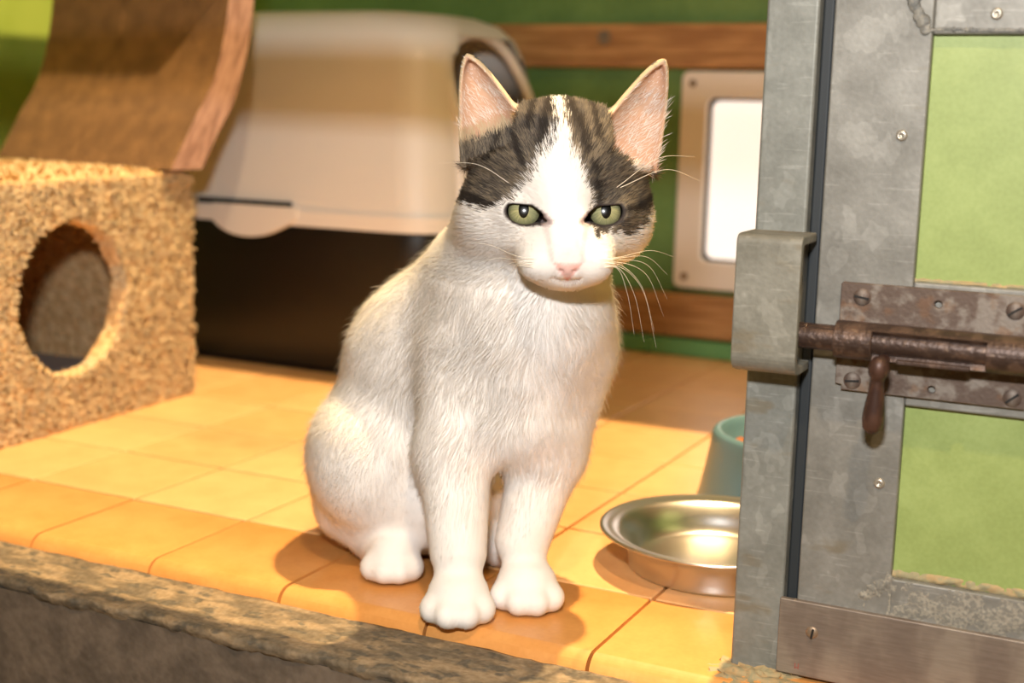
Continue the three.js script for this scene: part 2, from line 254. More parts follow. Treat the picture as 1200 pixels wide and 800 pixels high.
  s.moveTo(xa + c, y0); s.lineTo(xb, y0); s.lineTo(xb, y1); s.lineTo(xa + 0.0005, y1); s.lineTo(xa, y1 - 0.0005); s.lineTo(xa, y0 + c); s.lineTo(xa + c, y0 + c * 0.8); s.closePath();
  for (const [x, y] of [[0.161, 0.2], [0.161, 0.159]]) { const h = new THREE.Path(); h.absarc(x, y, 0.0021, 0, Math.PI * 2, true); s.holes.push(h); }
  const plate = mesh('bolt_plate', uvm(new THREE.ExtrudeGeometry(s, { depth: 0.0022, bevelEnabled: true, bevelThickness: 0.0004, bevelSize: 0.0004, bevelSegments: 1, curveSegments: 20 }).translate(0, 0, ZD + 0.0004)), M.rust, door);
  plate.userData.label = 'rusty screwed bolt plate';
  for (const [x, y, a] of [[0.1255, 0.2005, -0.15], [0.1235, 0.1592, 0.1], [0.1955, 0.2, 0.6], [0.1975, 0.1592, 0.7]]) {
    mesh('screw', slotScrew(0.0043), M.rust, plate).position.set(x, y, ZD + 0.003); slot(x, y, ZD + 0.0043, a, 0.007, plate);
  }
  // barrel: half tube with a window, rod inside
  const yb = 0.181, zb = ZD + 0.0135, rb = 0.0088;
  const tube = (x0, x1, r, th0 = 0, th1 = Math.PI * 2) => { const g = new THREE.CylinderGeometry(r, r, x1 - x0, 40, 1, false, th0, th1 - th0); g.rotateZ(Math.PI / 2); g.translate((x0 + x1) / 2, yb, zb); return uvm(g); };
  // barrel cross-section: an arch over the plate
  const arch = (x0, x1, a0, a1, r, t) => { const sh = new THREE.Shape(); const n = 24; for (let i = 0; i <= n; i++) { const a = mix(a0, a1, i / n); sh[i ? 'lineTo' : 'moveTo'](Math.cos(a) * r, Math.sin(a) * r); } for (let i = n; i >= 0; i--) { const a = mix(a0, a1, i / n); sh.lineTo(Math.cos(a) * (r - t), Math.sin(a) * (r - t)); } sh.closePath(); const g = new THREE.ExtrudeGeometry(sh, { depth: x1 - x0, bevelEnabled: true, bevelThickness: 0.0003, bevelSize: 0.0003, bevelSegments: 1 }); g.rotateY(Math.PI / 2); g.translate(x0, yb, zb); return uvm(g); };
  // after rotateY(90): shape x becomes -z
  const FRONT = Math.PI; // shape angle that faces the viewer
  const barrel = mesh('bolt_barrel', [arch(0.117, 0.1345, FRONT - 2.3, FRONT + 2.3, rb, 0.0022), arch(0.1345, 0.1865, FRONT - 2.3, FRONT - 0.75, rb, 0.0022), arch(0.1345, 0.1865, FRONT + 1.1, FRONT + 2.3, rb, 0.0022), arch(0.1865, 0.285, FRONT - 2.3, FRONT + 2.3, rb, 0.0022),
    rbox(0.117, 0.285, yb + 0.0045, yb + 0.0072, ZD + 0.002, ZD + 0.0085, 0.0004), rbox(0.117, 0.285, yb - 0.0072, yb - 0.0045, ZD + 0.002, ZD + 0.0085, 0.0004)], M.bolt, door);
  mesh('bolt_rod', [tube(0.0885, 0.276, 0.0063)], M.bolt, door);
  mesh('barrel_lip', rbox(0.1465, 0.1795, yb - 0.0086, yb - 0.0066, zb + 0.003, zb + 0.0068, 0.0005), M.bolt, barrel);
  // drop handle: ball neck and pear grip
  const hp = [[0, 0], [0.0026, 0.0006], [0.0046, 0.003], [0.0052, 0.007], [0.0049, 0.012], [0.0038, 0.02], [0.0031, 0.026], [0.0034, 0.0278], [0.0046, 0.0295], [0.0049, 0.0325], [0.0044, 0.0352], [0.003, 0.0372], [0.0014, 0.038], [0, 0.0382]].map((a) => new THREE.Vector2(...a));
  const hg = new THREE.LatheGeometry(hp, 32); hg.rotateZ(-0.06); hg.rotateX(0.12); hg.translate(0.1385, yb - 0.042, zb + 0.0105);
  mesh('bolt_handle', [uvm(hg), uvm(new THREE.CylinderGeometry(0.003, 0.003, 0.012, 20).rotateX(Math.PI / 2).translate(0.1405, yb - 0.0075, zb + 0.007))], M.handle, door).userData.label = 'dark brown drop handle';
}

// ---------------------------------------------------------------- cat flap in the back wall
{
  const f = group('cat_flap', [0, 0, 0]); tag(f, 'pale framed cat flap with a glowing white panel in the green wall', 'cat flap');
  const rrect = (x0, x1, y0, y1, r, P = THREE.Shape) => { const s = new P(); s.moveTo(x0 + r, y0); s.lineTo(x1 - r, y0); s.quadraticCurveTo(x1, y0, x1, y0 + r); s.lineTo(x1, y1 - r); s.quadraticCurveTo(x1, y1, x1 - r, y1); s.lineTo(x0 + r, y1); s.quadraticCurveTo(x0, y1, x0, y1 - r); s.lineTo(x0, y0 + r); s.quadraticCurveTo(x0, y0, x0 + r, y0); return s; };
  const s = rrect(-0.271, -0.031, 0.083, 0.332, 0.008); s.holes.push(rrect(-0.243, -0.059, 0.112, 0.306, 0.012, THREE.Path));
  mesh('frame', uvm(new THREE.ExtrudeGeometry(s, { depth: 0.012, bevelEnabled: true, bevelThickness: 0.002, bevelSize: 0.002, bevelSegments: 2 }).translate(0, 0, -0.903)), M.flapFrame, f);
  const in1 = rrect(-0.243, -0.059, 0.112, 0.306, 0.012); in1.holes.push(rrect(-0.237, -0.065, 0.117, 0.301, 0.011, THREE.Path));
  mesh('inner_seal', uvm(new THREE.ExtrudeGeometry(in1, { depth: 0.006, bevelEnabled: false }).translate(0, 0, -0.904)), M.seal, f);
  mesh('flap_window', uvm(new THREE.ExtrudeGeometry(rrect(-0.2365, -0.0655, 0.1175, 0.3005, 0.011), { depth: 0.003, bevelEnabled: true, bevelThickness: 0.001, bevelSize: 0.001 }).translate(0, 0, -0.9035)), M.flapLit, f);
  const sc = new THREE.CylinderGeometry(0.0045, 0.0045, 0.002, 16).rotateX(Math.PI / 2);
  for (const [x, y] of [[-0.259, 0.095], [-0.259, 0.32], [-0.043, 0.095], [-0.043, 0.32]]) mesh('screw', sc, M.screw, f).position.set(x, y, -0.8885);
  const fl = new THREE.RectAreaLight(0xfff4ec, 0.75, 0.17, 0.18); fl.name = 'flap_daylight'; fl.position.set(-0.151, 0.209, -0.895); fl.rotation.y = Math.PI; scene.add(fl);
}
// ---------------------------------------------------------------- hooded litter box
{
  const b = group('litter_box', [-0.632, 0, -0.685]); tag(b, 'white hooded litter box on a black tray behind the carpet cube', 'litter box');
  // stacked rounded rectangles lofted upward
  const loft = (rings, closeTop, n = 18) => { // ring: [y, hx, hz, r, cx, cz]
    const pos = [], idx = [], m = n * 4;
    for (const [y, hx, hz, r, cx = 0, cz = 0] of rings) for (let q = 0; q < 4; q++) for (let i = 0; i < n; i++) { const a = (q + i / (n - 1)) * Math.PI / 2; const sx = [1, -1, -1, 1][q], sz = [1, 1, -1, -1][q]; pos.push(cx + sx * (hx - r) + Math.cos(a) * r, y, cz + sz * (hz - r) + Math.sin(a) * r); }
    for (let k = 0; k < rings.length - 1; k++) for (let i = 0; i < m; i++) { const a = k * m + i, c = k * m + (i + 1) % m; idx.push(a, a + m, c, c, a + m, c + m); }
    if (closeTop) { const k = (rings.length - 1) * m; for (let i = 1; i < m - 1; i++) idx.push(k, k + i + 1, k + i); }
    const g = new THREE.BufferGeometry(); g.setAttribute('position', new THREE.Float32BufferAttribute(pos, 3)); g.setIndex(idx); g.computeVertexNormals(); return uvm(g);
  };
  mesh('tray', [loft([[0.002, 0.215, 0.125, 0.04], [0.0, 0.21, 0.12, 0.04]].reverse(), false), loft([[0.0, 0.205, 0.118, 0.04], [0.01, 0.213, 0.125, 0.045], [0.12, 0.222, 0.137, 0.045], [0.162, 0.226, 0.14, 0.045], [0.162, 0.218, 0.132, 0.04], [0.02, 0.205, 0.12, 0.04]], true)], M.blackPlastic, b);
  // hood: shell with an arched entrance at the +x end
  const outer = [[0.166, 0.236, 0.152, 0.05], [0.174, 0.236, 0.152, 0.05], [0.195, 0.232, 0.149, 0.05], [0.28, 0.222, 0.135, 0.05], [0.34, 0.213, 0.12, 0.05], [0.36, 0.207, 0.112, 0.055], [0.374, 0.196, 0.1, 0.06], [0.382, 0.176, 0.08, 0.06], [0.386, 0.13, 0.05, 0.045]];
  const hood = new THREE.Group();
  const n = 24, m = n * 4, pos = [], idx = [], t = 0.004;
  for (const inn of [0, 1]) for (const [y, hx, hz, r] of outer) for (let q = 0; q < 4; q++) for (let i = 0; i < n; i++) { const a = (q + i / (n - 1)) * Math.PI / 2, sx = [1, -1, -1, 1][q], sz = [1, 1, -1, -1][q], rr_ = Math.max(0.005, r - inn * t); pos.push(sx * (hx - inn * t - rr_) + Math.cos(a) * rr_, y - (inn && y > 0.373 ? t : 0), sz * (hz - inn * t - rr_) + Math.sin(a) * rr_); }
  const off = outer.length * m;
  const gone = (a) => { const x = pos[a * 3], y = pos[a * 3 + 1], z = pos[a * 3 + 2]; return x > 0.17 && Math.abs(z) < 0.098 && y > 0.175 && y < 0.366 - Math.max(0, Math.abs(z) - 0.05) * 0.6; };
  for (const inn of [0, 1]) {
    for (let k = 0; k < outer.length - 1; k++) for (let i = 0; i < m; i++) { const a = inn * off + k * m + i, c = inn * off + k * m + (i + 1) % m, q = [a, a + m, c, c + m]; if (q.filter(gone).length >= 3) continue; inn ? idx.push(a, c, a + m, c, c + m, a + m) : idx.push(a, a + m, c, c, a + m, c + m); }
    const k = inn * off + (outer.length - 1) * m; for (let i = 1; i < m - 1; i++) inn ? idx.push(k, k + i, k + i + 1) : idx.push(k, k + i + 1, k + i);
  }
  for (let i = 0; i < m; i++) { const a = i, c = (i + 1) % m; idx.push(a, c, off + a, c, off + c, off + a); }
  const hg = new THREE.BufferGeometry(); hg.setAttribute('position', new THREE.Float32BufferAttribute(pos, 3)); hg.setIndex(idx); hg.computeVertexNormals();
  const hoodMesh = mesh('hood', uvm(hg), M.whitePlastic, b);
  // arched rim around the entrance
  const arc = []; for (let i = 0; i <= 40; i++) { const a = Math.PI * i / 40; const z = Math.cos(a) * 0.092, y = 0.255 + Math.pow(Math.sin(a), 0.55) * 0.109; arc.push(new THREE.Vector3(mix(0.228, 0.196, sstep(0.25, 0.37, y)), y, z)); }
  arc.unshift(new THREE.Vector3(0.233, 0.18, 0.1)); arc.push(new THREE.Vector3(0.233, 0.18, -0.1));
  mesh('entrance_rim', uvm(new THREE.TubeGeometry(new THREE.CatmullRomCurve3(arc), 120, 0.006, 10)), M.whitePlastic, hoodMesh);
  // lower lip with clip tongue at the cube end, and its slot
  mesh('skirt', loft([[0.160, 0.238, 0.154, 0.05], [0.176, 0.238, 0.154, 0.05]], false), M.whitePlastic, hoodMesh);
  const cl = new THREE.Shape(); cl.moveTo(-0.055, 0.018); cl.lineTo(0.052, 0.018); cl.lineTo(0.052, 0.008); cl.quadraticCurveTo(0.02, -0.014, -0.01, -0.014); cl.quadraticCurveTo(-0.04, -0.014, -0.055, 0); cl.closePath();
  mesh('clip', uvm(new THREE.ExtrudeGeometry(cl, { depth: 0.006, bevelEnabled: true, bevelSize: 0.001, bevelThickness: 0.001 }).translate(0.018, 0.16, 0.15)), M.whitePlastic, hoodMesh);
  mesh('clip_slot', rbox(-0.06, 0.062, 0.178, 0.184, 0.144, 0.1545, 0.001), M.darkSlot, hoodMesh);
}
// ---------------------------------------------------------------- carpet cube
const tufts = (count, sampler, len, wid, cols) => { // short fat fibres, three triangles each
  const pos = [], nor = [], col = [];
  for (let i = 0; i < count; i++) {
    const s = sampler(); if (!s) continue; const [p, nrm] = s;
    const d = nrm.clone().add(new THREE.Vector3(rr(-1, 1), rr(-1, 1), rr(-1, 1)).multiplyScalar(0.9)).normalize(), side = new THREE.Vector3().crossVectors(d, nrm).normalize().multiplyScalar(wid * rr(0.7, 1.3));
    if (side.clone().cross(d).dot(nrm) > 0) side.negate();
    const L = len * rr(0.6, 1.25), a = p.clone().add(side), b = p.clone().sub(side), c = p.clone().addScaledVector(d, L * 0.75).addScaledVector(side, 0.8), e = p.clone().addScaledVector(d, L * 0.75).addScaledVector(side, -0.8), f = p.clone().addScaledVector(d, L), o = nrm.clone().addScaledVector(d, 0.4).normalize();
    for (const v of [a, b, c, b, e, c, c, e, f]) { pos.push(v.x, v.y, v.z); nor.push(o.x, o.y, o.z); }
    const k = rnd(), cc = [0, 1, 2].map((j) => mix(cols[0][j], cols[1][j], k)); for (let j = 0; j < 9; j++) col.push(...cc);
  }
  const g = new THREE.BufferGeometry(); g.setAttribute('position', new THREE.Float32BufferAttribute(pos, 3)); g.setAttribute('normal', new THREE.Float32BufferAttribute(nor, 3)); g.setAttribute('color', new THREE.Float32BufferAttribute(col, 3)); return g;
};
{
  const W = 0.31, H = 0.216, hr = 0.07, cube = group('cat_cube', [-0.748, 0, -0.247], 0.045); tag(cube, 'tan plush carpet cat cube with a round dark entrance hole', 'cat cube');
  const s = new THREE.Shape(), r = 0.014, h = W / 2; s.moveTo(-h + r, 0); s.lineTo(h - r, 0); s.quadraticCurveTo(h, 0, h, r); s.lineTo(h, H - r); s.quadraticCurveTo(h, H, h - r, H); s.lineTo(-h + r, H); s.quadraticCurveTo(-h, H, -h, H - r); s.lineTo(-h, r); s.quadraticCurveTo(-h, 0, -h + r, 0);
  const hole = new THREE.Path(); for (let i = 0; i <= 90; i++) { const a = -i / 90 * Math.PI * 2, q = hr * (1 + 0.02 * Math.sin(a * 9) + 0.03 * noise3(Math.cos(a) * 3, Math.sin(a) * 3, 5)); hole[i ? 'lineTo' : 'moveTo'](-0.012 + Math.cos(a) * q, 0.114 + Math.sin(a) * q); } s.holes.push(hole);
  const front = new THREE.ExtrudeGeometry(s, { depth: 0.01, bevelEnabled: true, bevelThickness: 0.004, bevelSize: 0.003, bevelSegments: 3, curveSegments: 10 }); front.rotateY(Math.PI / 2); front.translate(h - 0.014, 0, 0); // shape x -> -z
  const body = [uvm(front), rbox(-h, h - 0.006, H - 0.016, H + 0.003, -h, h, 0.01, 4), rbox(-h, h - 0.006, -0.0 + 0.001, 0.014, -h, h, 0.005), rbox(-h, h - 0.006, 0.002, H, -h, -h + 0.014, 0.008, 3), rbox(-h, h - 0.006, 0.002, H, h - 0.014, h, 0.008, 3), rbox(-h, -h + 0.014, 0.002, H, -h, h, 0.008, 3)];
  const cover = mesh('cover', body, M.carpet, cube);
  const pile = tufts(34000, () => {
    const f = rnd();
    if (f < 0.6) { const z = rr(-h, h), y = rr(0.002, H); if (Math.hypot(z - 0.012, y - 0.114) < hr - 0.002) return null; return [new THREE.Vector3(h - 0.001, y, z), new THREE.Vector3(1, 0, 0)]; }
    if (f < 0.85) return [new THREE.Vector3(rr(-h, h), H + 0.002, rr(-h, h)), new THREE.Vector3(0, 1, 0)];
    if (f < 0.92) { const a = rr(0, Math.PI * 2); return [new THREE.Vector3(rr(h - 0.014, h), 0.114 + Math.sin(a) * hr, 0.012 + Math.cos(a) * hr), new THREE.Vector3(0.5, -Math.sin(a) * 0.8, -Math.cos(a) * 0.8).normalize()]; }
    const k = f < 0.96 ? -1 : 1; return [new THREE.Vector3(rr(-h, h), rr(0.002, H), k * h), new THREE.Vector3(0, 0, k)];
  }, 0.0055, 0.0011, [[0.7, 0.52, 0.29], [0.82, 0.64, 0.4]]);
  const pm = mesh('pile', pile, M.pile, cover); pm.userData.kind = 'stuff';
const pg = new RoundedBoxGeometry(W - 0.05, 0.014, W - 0.05, 4, 0.006), pp = pg.attributes.position; for (let i = 0; i < pp.count; i++) pp.setY(i, pp.getY(i) + (pp.getY(i) > 0 ? fbm(pp.getX(i) * 20, pp.getZ(i) * 20, 3, 3) * 0.003 : 0)); pg.computeVertexNormals(); pg.translate(0, 0.0215, 0);
  const pad = tag(mesh('fleece_pad', pg, M.fleece), 'grey fleece pad lying inside the carpet cube', 'pet pad'); pad.position.copy(cube.position); pad.rotation.y = 0.045;
}
// ---------------------------------------------------------------- curved cardboard scratcher
{
  const sc = group('scratching_board', [-0.575, 0, -0.428], -0.19); tag(sc, 'curved brown corrugated cardboard scratcher standing on the carpet cube', 'scratcher');
  // front curve as (z, y): rests on the cube and bends upright as it rises
  const c = new THREE.CatmullRomCurve3([[0.064, 0.2215], [0.052, 0.24], [0.034, 0.27], [0.013, 0.302], [-0.002, 0.345], [-0.01, 0.39], [-0.012, 0.45], [-0.006, 0.5]].map(([z, y]) => new THREE.Vector3(z, y, 0)));
  const N = 60, th = 0.031, w = 0.285, A = [], B = []; let len = [0];
  for (let i = 0; i <= N; i++) { const p = c.getPointAt(i / N), t = c.getTangentAt(i / N); A.push([p.x, p.y]); B.push([p.x - t.y * th, Math.max(0.2215, p.y + t.x * th)]); if (i) len.push(len[i - 1] + Math.hypot(p.x - A[i - 1][0], p.y - A[i - 1][1])); }
  const face = (Q, flip) => { const pos = [], uv = [], idx = []; for (let i = 0; i <= N; i++) for (const k of [0, 1]) { pos.push(-k * w, Q[i][1], Q[i][0]); uv.push(k * w, len[i]); } for (let i = 0; i < N; i++) { const a = i * 2; flip ? idx.push(a, a + 1, a + 2, a + 1, a + 3, a + 2) : idx.push(a, a + 2, a + 1, a + 1, a + 2, a + 3); } const g = new THREE.BufferGeometry(); g.setAttribute('position', new THREE.Float32BufferAttribute(pos, 3)); g.setAttribute('uv', new THREE.Float32BufferAttribute(uv, 2)); g.setIndex(idx); g.computeVertexNormals(); return g; };
  mesh('scratch_face', [face(A, false), face(B, true)], M.cardFace, sc);
  const side = (x, flip) => { const pos = [], uv = [], idx = []; for (let i = 0; i <= N; i++) for (const Q of [A, B]) { pos.push(x, Q[i][1], Q[i][0]); uv.push(Q === A ? 0 : th, len[i]); } for (let i = 0; i < N; i++) { const a = i * 2; flip ? idx.push(a, a + 1, a + 2, a + 1, a + 3, a + 2) : idx.push(a, a + 2, a + 1, a + 1, a + 2, a + 3); } const g = new THREE.BufferGeometry(); g.setAttribute('position', new THREE.Float32BufferAttribute(pos, 3)); g.setAttribute('uv', new THREE.Float32BufferAttribute(uv, 2)); g.setIndex(idx); g.computeVertexNormals(); return g; };
  const cap = (i) => { const pos = [], uv = [0, 0, 0, th, w, 0, w, th], idx = [0, 2, 1, 1, 2, 3]; for (const x of [0, -w]) for (const Q of [A, B]) pos.push(x, Q[i][1], Q[i][0]); const g = new THREE.BufferGeometry(); g.setAttribute('position', new THREE.Float32BufferAttribute(pos, 3)); g.setAttribute('uv', new THREE.Float32BufferAttribute(uv, 2)); g.setIndex(idx); g.computeVertexNormals(); return g; };
  mesh('side_edge', [side(0, true), side(-w, false), cap(0), cap(N)], M.cardSide, sc).userData.label = 'pinkish cut edge of the cardboard';
}
// ---------------------------------------------------------------- bowls
{
  const lathe = (pts, seg = 96) => new THREE.LatheGeometry(new THREE.SplineCurve(pts.map((p) => new THREE.Vector2(...p))).getPoints(90), seg);
  const b = group('steel_bowl', [0.015, 0, -0.175]); tag(b, 'shallow stainless steel dish on the tiles beside the metal post', 'bowl');
  mesh('bowl', lathe([[0.0005, 0.0045], [0.032, 0.0045], [0.046, 0.005], [0.052, 0.0085], [0.0575, 0.017], [0.064, 0.0235], [0.0705, 0.0252], [0.074, 0.0261], [0.0753, 0.0255], [0.0749, 0.0243], [0.0705, 0.0238], [0.0645, 0.0215], [0.0595, 0.016], [0.057, 0.007], [0.0562, 0.0012], [0.0545, 0.0002], [0.053, 0.001], [0.0525, 0.0028], [0.0005, 0.003]]), M.steel, b);
  const t = group('food_bowl', [0.028, 0, -0.335]); tag(t, 'tall teal plastic food bowl with kibble behind the steel dish', 'bowl');
  mesh('bowl', lathe([[0.0005, 0.03], [0.03, 0.031], [0.046, 0.036], [0.054, 0.046], [0.0585, 0.054], [0.0615, 0.0572], [0.0645, 0.0565], [0.0665, 0.053], [0.0695, 0.035], [0.0745, 0.01], [0.0765, 0.002], [0.0755, 0.0003], [0.07, 0.0003], [0.066, 0.01], [0.04, 0.026], [0.0005, 0.028]]), M.teal, t);
  // the kibble heap: uncounted small pellets
  const list = [], kg = new THREE.SphereGeometry(0.0042, 7, 5);
  for (let i = 0; i < 150; i++) { const a = rr(0, 6.283), q = Math.sqrt(rnd()) * 0.046; const g = kg.clone(); g.scale(rr(0.9, 1.2), rr(0.6, 0.8), rr(0.9, 1.2)); g.rotateX(rr(-0.6, 0.6)); g.translate(Math.cos(a) * q, 0.0475 + rr(-0.003, 0.004) + (0.046 - q) * 0.1, Math.sin(a) * q); list.push(g); }
  const k = tag(mesh('kibble', list, M.kibble), 'orange brown dry kibble heaped inside the teal bowl', 'pet food', 'stuff'); k.position.set(0.028, 0, -0.335);
}
//CAT-BEGIN
// ---------------------------------------------------------------- the cat (local axes in millimetres: x across, y up, z towards its face)
{
  const cat = group('cat', [-0.066, 0, -0.016], 26.1 * D2R); tag(cat, 'white cat with grey tabby patches on its head sitting on the orange tiles', 'cat');
  const cap = (p, a, b) => { const abx = b[0] - a[0], aby = b[1] - a[1], abz = b[2] - a[2], px = p[0] - a[0], py = p[1] - a[1], pz = p[2] - a[2]; const t = clamp((px * abx + py * aby + pz * abz) / (abx * abx + aby * aby + abz * abz)); return Math.hypot(px - abx * t, py - aby * t, pz - abz * t) - mix(a[3], b[3], t); };
  const ell = (p, c, r) => { const x = (p[0] - c[0]) / r[0], y = (p[1] - c[1]) / r[1], z = (p[2] - c[2]) / r[2], k0 = Math.hypot(x, y, z), k1 = Math.hypot(x / r[0], y / r[1], z / r[2]); return k1 < 1e-9 ? -Math.min(...r) : k0 * (k0 - 1) / k1; };
  const sm = (a, b, k) => { const h = Math.max(k - Math.abs(a - b), 0) / k; return Math.min(a, b) - h * h * k * 0.25; };
  const sx = (a, b, k) => -sm(-a, -b, k);
  // ears: leaf-shaped cup, base centre, tip, facing direction
  const V = (a) => new THREE.Vector3(...a);
  const makeEar = (B, T, N, w0, d0) => { const A = V(T).sub(V(B)), L = A.length(); A.normalize(); const n = V(N); n.addScaledVector(A, -n.dot(A)).normalize(); const W = new THREE.Vector3().crossVectors(A, n); return { B, L, A, n, W, w0, d0 }; };
  const EARS = [makeEar([2, 253, -26], [-20, 314.5, -30], [-0.12, 0.1, 1], 25, 14), makeEar([62.5, 252, -26], [87, 314.5, -30], [0.2, 0.1, 1], 24, 14)];
  const earD = (e, p, inner) => {
    const qx = p[0] - e.B[0], qy = p[1] - e.B[1], qz = p[2] - e.B[2]; let t = (qx * e.A.x + qy * e.A.y + qz * e.A.z) / e.L; const u = qx * e.W.x + qy * e.W.y + qz * e.W.z, v = qx * e.n.x + qy * e.n.y + qz * e.n.z;
    if (inner) { t = (t - 0.02) / 0.94; }
    const tt = clamp(t, -0.3, 1), prof = Math.sqrt(Math.max(0.0004, 1 - Math.pow(Math.max(0, tt), 1.35))) * (1 - 0.34 * Math.max(0, tt));
    let a = e.w0 * prof, b = e.d0 * (0.35 + 0.65 * (1 - Math.max(0, tt))), vo = 0;
    if (inner) { a -= 2.0; b = b * 1.15; vo = b * 0.58; a = Math.max(a, 0.3); }
    const k = Math.hypot(u / a, (v - vo) / b); let d = (k - 1) * Math.min(a, b); if (t > 1) d = Math.max(d, Math.hypot((t - 1) * e.L, d)); if (t < 0.12) d = sx(d, (0.12 - t) * e.L, 5); return d;
  };
  const headBase = (p) => {
    let d = ell(p, [31.5, 247, -42], [47, 42.5, 46]);
    d = sm(d, ell(p, [33, 262, -26], [36, 24, 28]), 16);                                  // brow
    d = sm(d, ell(p, [4, 226, -33], [26, 24, 27]), 14); d = sm(d, ell(p, [59, 226, -33], [24.5, 24, 27]), 14); // cheeks
    d = sm(d, cap(p, [33.5, 246, -7, 14], [36, 211, 15, 10]), 16);                        // bridge of the nose
    d = sm(d, ell(p, [35.5, 213, -8], [28, 17, 23]), 13);                                 // full face under the eyes
    d = sm(d, ell(p, [25.5, 205.5, 7.5], [14.5, 10.5, 14]), 8); d = sm(d, ell(p, [46.5, 205.5, 7.5], [14, 10.5, 14]), 8); // whisker pads
    d = sm(d, ell(p, [35.5, 199, 3], [12.5, 7.2, 12]), 7);                                  // chin
    d = sm(d, ell(p, [36.3, 205.2, 19.5], [6.5, 5, 5]), 4);                               // nose tip
    d = sx(d, -cap(p, [36.3, 200.5, 24, 0.8], [36, 196.5, 20, 0.8]), 2);                  // philtrum
    d = sx(d, -cap(p, [36, 196.6, 19, 0.8], [29, 199.4, 19, 0.2]), 2); d = sx(d, -cap(p, [36, 196.6, 19, 0.8], [43.5, 199.4, 19, 0.2]), 2);
    d = sx(d, -ell(p, [32.8, 203.4, 24], [1.5, 1.0, 2]), 1); d = sx(d, -ell(p, [39.8, 203.4, 24], [1.5, 1.0, 2]), 1); // nostrils
    return d;
  };
  // eyes: opening in the plane of the face, relative to the eye centre (side = -1 image side of the cube, +1 the door)
  const EYES = [{ c: [13.3, 231.5], s: -1 }, { c: [56.2, 232.2], s: 1 }];
  const almond = (x, y, s) => { const u = x * s; // u > 0 is the outer corner
    let d = (Math.hypot((u + 0.2) / 10.0, (y - 0.4) / 6.7) - 1) * 6.7; d = Math.max(d, y - 3.9 - u * 0.05 + Math.max(0, -u - 4) * 0.6); const c = (Math.hypot((u + 8.8) / 3.2, (y + 3.4) / 1.6) - 1) * 1.6; return Math.min(d, c); };
  for (const e of EYES) { let z = 40; while (z > -40 && headBase([e.c[0], e.c[1], z]) > 0) z -= 0.25; e.z = z; }
  const headD = (p) => {
    let d = headBase(p);
    for (const e of EYES) { // lids swell slightly, then the opening is cut
      if (Math.abs(p[0] - e.c[0]) < 24 && Math.abs(p[1] - e.c[1]) < 20) {
        d = sm(d, ell(p, [e.c[0] + e.s * 1.0, e.c[1] - 0.2, e.z - 11.2], [13.4, 10.8, 12.6]), 6);
        const a = almond(p[0] - e.c[0], p[1] - e.c[1], e.s); d = sx(d, -Math.max(a, e.z - 9 - p[2]), 0.9);
      }
    }
    for (const e of EARS) { if (p[1] < 240) continue; d = sm(d, Math.max(earD(e, p, 0), -999), 7); d = sx(d, -earD(e, p, 1), 1.6); }
    return d;
  };
  const torsoD = (p) => {
    let d = cap(p, [14, 214, -56, 41], [16, 168, -66, 48]);                               // neck and ruff
    d = sm(d, cap(p, [17, 165, -62, 47], [14, 112, -58, 36]), 18);                         // breast
    d = sm(d, cap(p, [-4, 176, -92, 45], [-38, 124, -124, 55]), 22);                       // back
    d = sm(d, cap(p, [-38, 124, -124, 54], [-60, 70, -144, 51]), 20);
    d = sm(d, ell(p, [-45, 45, -130], [58, 44, 64]), 20);
    return d;
  };
  const toes = (list, d, p) => { for (const t of list) d = sm(d, ell(p, t, [8, 8.2, 10]), 4); return d; };
  const legR = (p) => { let d = cap(p, [-16, 142, -62, 29], [-25, 88, -46, 21]); d = sm(d, cap(p, [-24, 88, -46, 21.5], [-19.5, 34, -22, 16.4]), 12); d = sm(d, ell(p, [-18.5, 14, -9], [17.5, 14, 18]), 8); return toes([[-32, 8, -1], [-23.5, 8, 7], [-13, 8, 6.5], [-5, 8, -2]], d, p); };
  const legL = (p) => { let d = cap(p, [44, 142, -74, 27], [32, 84, -62, 20]); d = sm(d, cap(p, [31, 84, -62, 21.5], [17.5, 34, -46, 16.4]), 12); d = sm(d, ell(p, [20.5, 14, -31], [17.5, 14, 18]), 8); return toes([[7, 8, -24], [16, 8, -15.5], [26, 8, -15.5], [34.5, 8, -23]], d, p); };
  const hindR = (p) => { let d = ell(p, [-78, 66, -112], [42, 49, 54]); d = sm(d, cap(p, [-92, 30, -118, 24], [-72, 16, -100, 16]), 14); d = sm(d, cap(p, [-72, 15, -100, 15], [-61.5, 14, -72, 15]), 8); return toes([[-73, 8.5, -66], [-65.5, 8.5, -60.5], [-56.5, 8.5, -61], [-50, 8.5, -67]], d, p); };
  const hindL = (p) => { let d = ell(p, [-24, 56, -160], [44, 46, 54]); return sm(d, cap(p, [-8, 15, -130, 16], [4, 14, -98, 14]), 14); };
  const tail = (p) => Math.min(cap(p, [-88, 26, -190, 17], [-60, 13, -222, 12]), cap(p, [-60, 13, -222, 12], [-12, 11, -232, 10]), cap(p, [-12, 11, -232, 10], [14, 10, -222, 7]));
  const D = (p) => {
    const t = torsoD(p);
    let d = Math.min(sm(t, legR(p), 15), sm(t, legL(p), 15));
    d = Math.min(d, sm(t, hindR(p), 12), sm(t, hindL(p), 12)); d = sm(d, tail(p), 10);
    if (p[1] > 165) d = sm(d, headD(p), 9);
    return sx(d, -p[1], 2);
  };
  // ---- surface nets on a narrow band
  const step = 1.35, lo = [-152, -4, -252], hi = [112, 324, 48], n = lo.map((l, i) => Math.ceil((hi[i] - l) / step) + 1), f = new Float32Array(n[0] * n[1] * n[2]).fill(50);
  const at = (i, j, k) => (k * n[1] + j) * n[0] + i, BS = 6;
